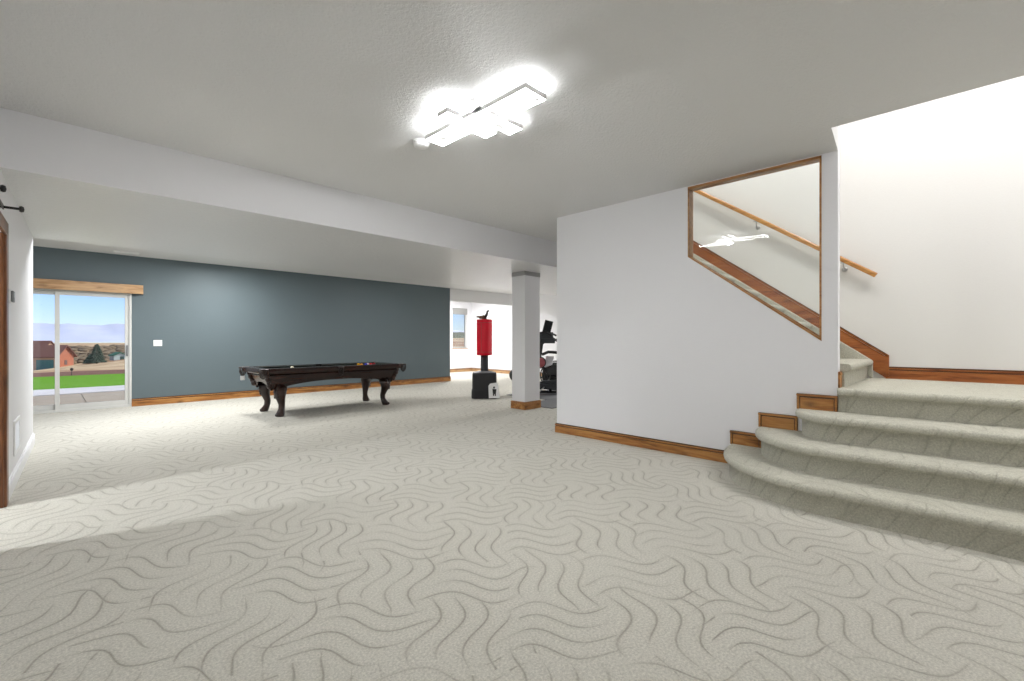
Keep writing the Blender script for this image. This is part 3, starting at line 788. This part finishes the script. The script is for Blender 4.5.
X(MB().tube([(.06+.12*cos(2*pi*k/28), -.075, .72+.12*sin(2*pi*k/28)) for k in range(28)], .014, 8, closed=True), 'side_cover_rim', BLACKM)
X(MB().prism([(.17, .60), (.34, .66), (.38, .86), (.19, .87)], 1, -.03, .03), 'shroud', simple('pale grey plastic', rgb(205, 205, 210), .4), bevel=.01)
X(MB().box(.0, .62, -.10, .10, .10, .24).prism([(.0, .24), (.62, .24), (.5, .32), (.12, .31)], 1, -.09, .09), 'motor_housing', DKGREY, bevel=.02)
X(MB().tube([(.10, 0, .90), (.25, 0, .96), (.42, 0, .95), (.62, 0, .90)], [.035, .035, .035, .03], 10), 'seat_rail', BLACKM)
X(MB().tube([(.06, .05, .36), (.25, .05, .40), (.40, -.06, .42), (.50, -.08, .30)], .02, 8).box(.44, .60, -.16, -.06, .27, .30), 'pedal_crank', BLACKM)
X(MB().tube([(.85, 0, .05), (.75, 0, .6), (.70, 0, 1.0)], .03, 10), 'seat_post', BLACKM)
X(loft(MB(), [(rbox(.13, .09, .06), 0), (rbox(.14, .1, .06), .05)]), 'seat', BLACKR, loc=(.70, 0, 1.0))

# ------------------------------------------------------------------ outdoors
def gmat(name, c1, c2, sc1=1.2, rough=.95, bump=.3):
    m, t, b = base_mat(name, c1, rough, 0, .1)
    co = t.coord(); f = t.noise(co, sc1, 6, .65)
    f = t.ramp(f, [(.35, (0,0,0)), (.65, (1,1,1))])
    t.put(b.inputs['Base Color'], t.mix(f, c1, c2)); t.put(b.inputs['Normal'], t.bump(f, bump, .02)); return m
CONC = gmat('patio concrete', rgb(176, 165, 150), rgb(165, 152, 138), 1.5)
def band(name, y0, y1, z, mat, lb, cat, top=0, x0=-60, x1=8.3):
    o = MB().box(x0, x1, y0, y1, z-.3, z).build(name, mat); struct(o, lb, cat); return o
pa = MB()
for i in range(-8, 4):
    x0 = .55+i*2.4; pa.box(x0, min(x0+2.385, 8.3), YG+.16, 15.2, -.35, -.05)
pa.box(-20, 8.3, YG+.16, 15.2, -.36, -.062)
struct(pa.build('patio', CONC), 'tan concrete patio outside the sliding door', 'patio')
band('kerb', 15.2, 16.9, -.03, gmat('pale concrete kerb', rgb(225, 222, 222), rgb(212, 208, 208)), 'pale concrete kerb between patio and lawn', 'kerb', x1=9)
la = MB().box(-60, 60, 16.9, 22.9, -.35, -.04).build('lawn', gmat('mown grass', rgb(94, 150, 30), rgb(120, 172, 48), 9))
tag(la, 'bright green lawn strip beyond the pale kerb', 'grass', kind='stuff')
band('planting_bed', 22.9, 26, -.04, gmat('brown mulch', rgb(140, 105, 92), rgb(118, 84, 72), 6), 'brown mulch bed behind the lawn', 'mulch', x1=60)
def tz(x, y):
    pf = [(26, -.06), (45, -.9), (90, -3.0), (130, -4.6), (300, -6.5), (900, -9), (2000, -12), (4200, -20)]
    z = pf[-1][1]
    for (a, za), (b, zb) in zip(pf, pf[1:]):
        if y <= b: z = za+(zb-za)*(y-a)/(b-a); break
    s = max(0, min(1, (y-40)/70))
    z += .12*max(-6, min(x, 11))*s
    z += .25*sin(x*.11+y*.05)*s + .6*sin(y*.013+1)*min(1, max(0, (y-150)/200))
    # rise seen through the narrow window
    r = math.hypot(x-95, (y-105)); z += 4.4*math.exp(-(r/38)**2)*(1 if x > 30 else 0)
    return z
ysl = [26, 30, 36, 45, 55, 66, 78, 90, 105, 120, 135, 155, 180, 220, 280, 360, 480, 650, 900, 1300, 2000, 3000, 4200]
xsl = [-3000, -1500, -700, -300, -150, -80, -50, -30, -20, -12, -6, 0, 6, 11, 18, 26, 34, 45, 58, 70, 82, 94, 106, 120, 140, 180, 300, 600, 1200, 2500]
vs = []; fs = []
for y in ysl:
    for x in xsl: vs.append((x, y, tz(x, y)))
nx = len(xsl)
for i in range(len(ysl)-1):
    for j in range(nx-1): fs.append((i*nx+j, i*nx+j+1, (i+1)*nx+j+1, (i+1)*nx+j))
m_, t, b = base_mat('dry prairie', rgb(205, 180, 140), .95, 0, .1)
co = t.coord()
f = t.ramp(t.noise(t.mapping(co, scale=(1, .35, 1)), .12, 6, .65), [(.42, (0,0,0)), (.6, (1,1,1))])
t.put(b.inputs['Base Color'], t.mix(f, rgb(216, 192, 152), rgb(170, 130, 100)))
struct(MB().add(vs, fs, True).build('prairie', m_), 'dry tan prairie stretching to the mountains', 'field')
# mountains: ridge mesh with spurs, aerial haze put into the pale blue colour
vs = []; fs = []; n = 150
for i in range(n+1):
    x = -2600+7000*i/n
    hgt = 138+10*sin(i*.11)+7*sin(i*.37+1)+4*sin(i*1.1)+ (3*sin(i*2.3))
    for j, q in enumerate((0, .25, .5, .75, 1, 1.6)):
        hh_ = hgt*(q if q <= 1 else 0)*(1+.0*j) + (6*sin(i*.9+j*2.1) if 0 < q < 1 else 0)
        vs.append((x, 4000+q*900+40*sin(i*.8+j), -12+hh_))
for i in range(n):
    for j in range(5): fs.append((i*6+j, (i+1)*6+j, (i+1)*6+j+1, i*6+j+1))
struct(MB().add(vs, fs, True).build('hills', gmat('haze tinted mountain', rgb(205, 212, 232), rgb(214, 218, 234), .004)), 'long mountain range tinted with blue haze on the horizon', 'mountains')
# green hill seen through the narrow window
vs = []; fs = []; nr, na = 10, 28
for i in range(nr+1):
    for k in range(na):
        r = 34*i/nr; a1 = 2*pi*k/na
        vs.append((118+r*cos(a1), 146+r*sin(a1)*.7, -2+6.2*math.exp(-(i/nr*1.5)**2)+.3*sin(k*2+i)))
for i in range(nr): fs += [(i*na+k, i*na+(k+1) % na, (i+1)*na+(k+1) % na, (i+1)*na+k) for k in range(na)]
struct(MB().add(vs, fs, True).build('hills', gmat('scrubby green hill', rgb(98, 104, 74), rgb(78, 88, 62), .3)), 'dark green hill seen through the narrow window', 'hill')

# house
def gpt(px, dep):      # ground point at a picture column and depth
    u = (px-512)/455.95
    return (.7125+.7017*u)*dep, (.7017-.7125*u)*dep
hx, hy = gpt(57, 91)
hz = -4.75
hs = thing('house', 'brown roofed brick house beyond the lawn with a teal garage door', 'house', (hx, hy, hz), RD(-33))
BR = simple('orange brick', rgb(190, 118, 88), .9, scale=3, var=.15)
TAN = simple('tan stucco', rgb(205, 170, 140), .9)
ROOF = simple('brown shingles', rgb(125, 85, 72), .9, scale=4, var=.15)
# corner at origin; gable wall runs along +y, front runs along -x
gw = MB().prism([(0, -1.2), (4.6, -1.2), (4.6, 2.8), (2.3, 4.7), (0, 2.8)], 0, -.2, 0); gw.build('gable_wall', BR, hs)
MB().box(-12, -.2, 0, .2, -1.2, 2.8).build('front_wall', TAN, hs)
MB().box(-12, -.2, 4.4, 4.6, -1.2, 2.8).build('rear_wall', TAN, hs)
rf = MB().prism([(-.5, 2.42), (2.3, 4.75), (5.1, 2.42), (5.1, 2.6), (2.3, 4.98), (-.5, 2.6)], 0, -12.2, .4); rf.build('roof', ROOF, hs)
gd = MB().box(-3.4, -.55, -.06, 0, -.0, 2.05)
for k in range(4): gd.box(-3.4, -.55, -.075, -.06, .03+k*.51, .47+k*.51)
gd.build('garage_door', simple('teal paint', rgb(70, 130, 125), .6), hs)
MB().box(0, .05, 2.0, 2.7, 1.0, 1.9).box(.05, .07, 1.95, 2.75, .95, 1.0).build('window', simple('dark house window', rgb(120, 100, 95), .3), hs)
h2x, h2y = gpt(30, 104)
h2 = thing('house', 'second roof ridge of a farther house behind the brick house', 'house', (h2x, h2y, -4.4), RD(-33))
MB().prism([(0, -1), (5, -1), (5, 3.2), (2.5, 5.2), (0, 3.2)], 0, -9, 2.2).build('wall', TAN, h2)
MB().prism([(-.5, 2.8), (2.5, 5.25), (5.5, 2.8), (5.5, 3.0), (2.5, 5.5), (-.5, 3.0)], 0, -9.3, 2.5).build('roof', ROOF, h2)

# pine
def pine(px, dep, h, r, lb, z=None):
    x, y = gpt(px, dep); z = tz(x, y) if z is None else z
    o = thing('pine_tree', lb, 'tree', (x, y, z))
    MB().tube([(0, 0, -.1), (0, 0, h*.9)], [.12, .02], 8).build('trunk', simple('bark', rgb(80, 62, 50), .9), o)
    mm = MB(); rnd = random.Random(int(px*10))
    for i in range(520):
        q = rnd.random()**1.4; zz = h*(.08+.92*q); R2 = r*(1-q)**.8*(.6+.4*rnd.random())+.04; a1 = rnd.random()*2*pi
        c_ = Vector((R2*cos(a1), R2*sin(a1), zz)); s = .16+.22*(1-q)*rnd.random()
        t1 = Vector((cos(a1), sin(a1), -.25))*s*1.6; t2 = Vector((-sin(a1), cos(a1), 0))*s*.7; up = Vector((0, 0, s*.5))
        mm.add([c_-t2, c_+t1, c_+t2, c_+up, c_-up-t1*.2], [(0, 1, 3), (1, 2, 3), (0, 4, 1), (1, 4, 2), (0, 3, 2), (0, 2, 4)])
    mm.build('foliage', simple('dark pine needles', rgb(62, 84, 66), .9, var=.3), o)
pine(97, 88, 3.7, 1.1, 'dark pine tree standing on the prairie seen through the sliding door')
pine(91.5, 92, 2.0, 1.1, 'smaller dark conifer just left of the tall pine tree')
# shrubs scattered on the prairie
mm = MB(); rnd = random.Random(3)
for i in range(240):
    px = rnd.uniform(70, 128); dep = rnd.choice((rnd.uniform(95, 180), rnd.uniform(180, 420)))
    x, y = gpt(px, dep); s = rnd.uniform(.4, 1.0)*dep/150
    mm.ball((x, y, tz(x, y)+s*.35), s, 8, (1.5, 1.2, .7))
scb = mm.build('scrub', simple('dry scrub', rgb(128, 110, 84), .95, var=.3, scale=1)); tag(scb, 'patches of dry scrub dotting the prairie', 'scrub', kind='stuff')
x, y = gpt(118, 96)
sd = thing('shed', 'small dark green shed far off right of the pine tree', 'shed', (x, y, tz(x, y)), RD(20))
MB().prism([(-1.1, 0), (1.1, 0), (1.1, 1.0), (0, 1.5), (-1.1, 1.0)], 1, -.8, .8).build('wall', simple('pale siding', rgb(190, 205, 195), .8), sd)
MB().prism([(-1.3, .9), (0, 1.55), (1.3, .9), (1.3, 1.05), (0, 1.75), (-1.3, 1.05)], 1, -1, 1).build('roof', simple('green roof', rgb(50, 110, 85), .7), sd)
MB().box(.0, .7, -.84, -.8, .0, .8).build('shed_door', simple('dark green paint', rgb(30, 70, 60), .7), sd)
x, y = gpt(71.8, 16.6)
gl = thing('garden_light', 'dark garden light on a thin stake at the lawn edge', 'garden light', (x, y, -.04)); gl.scale = (.8, .8, .85)
MB().tube([(0, 0, -.05), (0, 0, .22)], .012, 8).build('stake', BLACKM, gl)
MB().lathe([(.03, .2), (.05, .22), (.05, .27), (.075, .28), (.02, .32), (.001, .33)], n=14).build('lamp_head', BLACKM, gl)

# ------------------------------------------------------------------ light
def area(name, loc, size, power, rot=(0, 0, 0), color=(1, 1, 1), sy=None, spread=None):
    l = bpy.data.lights.new(name, 'AREA'); l.energy = power; l.color = color
    l.shape = 'RECTANGLE' if sy else 'DISK'; l.size = size
    if sy: l.size_y = sy
    if spread: l.spread = spread
    o = bpy.data.objects.new(name, l); C.objects.link(o); o.location = loc; o.rotation_euler = rot; return o
NEU = (1, .99, .98)
area('stairwell_lamp', (4.8, -1.5, 5.3), .5, 42, color=(1, .985, .955))
area('stairwell_lamp', (4.9, .3, 5.3), .5, 44, color=(1, .985, .955))
area('upper_landing_lamp', (5.6, 2.2, 5.3), .5, 25, color=(1, .97, .91))
area('pool_room_lamp_and_fill', (.9, 8.6, HF-.06), .4, 78, color=(.96, .98, 1))  # added fill, stands in for strong daylight from the sliding door
area('pool_room_lamp_and_fill', (2.5, 9.8, HF-.06), .4, 72, color=NEU)
area('side_room_lamp', (-3.4, 4.9, HB-.08), .35, 225, color=(.95, .98, 1))
area('pool_room_lamp_and_fill', (6.0, 9.3, HF-.06), .4, 22, color=NEU)
area('gym_lamp', (10.2, 12.5, HF-.05), .5, 110, color=NEU)
area('gym_lamp', (9.8, 6.3, HB-.05), .5, 90, color=NEU)
area('near_fill', (3.1, -1.6, H-.06), .7, 26, color=NEU)  # unseen fill light added behind the camera to lift the near room
pl = bpy.data.lights.new('fixture_glow', 'POINT'); pl.energy = 42; pl.shadow_soft_size = .025; pl.color = (.98, .99, 1)
po = bpy.data.objects.new('fixture_glow', pl); C.objects.link(po); po.location = (2.15, 2.50, H-.115)
sun = bpy.data.lights.new('sun', 'SUN'); sun.energy = 4.2; sun.angle = RD(.6); sun.color = (1, .96, .9)
so = bpy.data.objects.new('sun', sun); C.objects.link(so)
so.rotation_euler = (Vector((.6, -.12, .7))).to_track_quat('Z', 'Y').to_euler()

wd = bpy.data.worlds.new('world'); sc.world = wd; wd.use_nodes = True
nt = wd.node_tree; bg = nt.nodes['Background']
sky = nt.nodes.new('ShaderNodeTexSky'); sky.sky_type = 'NISHITA'; sky.sun_disc = False
sky.sun_elevation = RD(42); sky.sun_rotation = RD(155); sky.altitude = 1800; sky.dust_density = .6; sky.air_density = 1.0
tint = nt.nodes.new('ShaderNodeMix'); tint.data_type = 'RGBA'; tint.blend_type = 'MULTIPLY'; tint.inputs[0].default_value = 1
tint.inputs[7].default_value = (.86, .97, 1.32, 1); nt.links.new(sky.outputs[0], tint.inputs[6])
nt.links.new(tint.outputs[2], bg.inputs[0]); bg.inputs[1].default_value = .108

# ------------------------------------------------------------------ camera
cam = bpy.data.cameras.new('camera'); co_ = bpy.data.objects.new('camera', cam); C.objects.link(co_)
cam.sensor_width = 36; cam.lens = 455.95/1024*36; cam.clip_end = 12000; cam.clip_start = .05
cam.shift_y = -.0005
co_.location = (0, 0, EYE)
al = RD(44.56021248874308)
co_.rotation_euler = (pi/2, 0, al-pi/2)
sc.camera = co_
sc.view_settings.view_transform = 'Standard'; sc.view_settings.look = 'None'
sc.view_settings.gamma = 1; sc.view_settings.use_curve_mapping = False
sc.view_settings.exposure = 0.07
try:
    sc.cycles.use_denoising = True; sc.cycles.denoiser = 'OPENIMAGEDENOISE'
    sc.cycles.max_bounces = 10; sc.cycles.diffuse_bounces = 6; sc.cycles.transparent_max_bounces = 12
    sc.cycles.sample_clamp_indirect = 8; sc.cycles.caustics_reflective = False
except Exception: pass
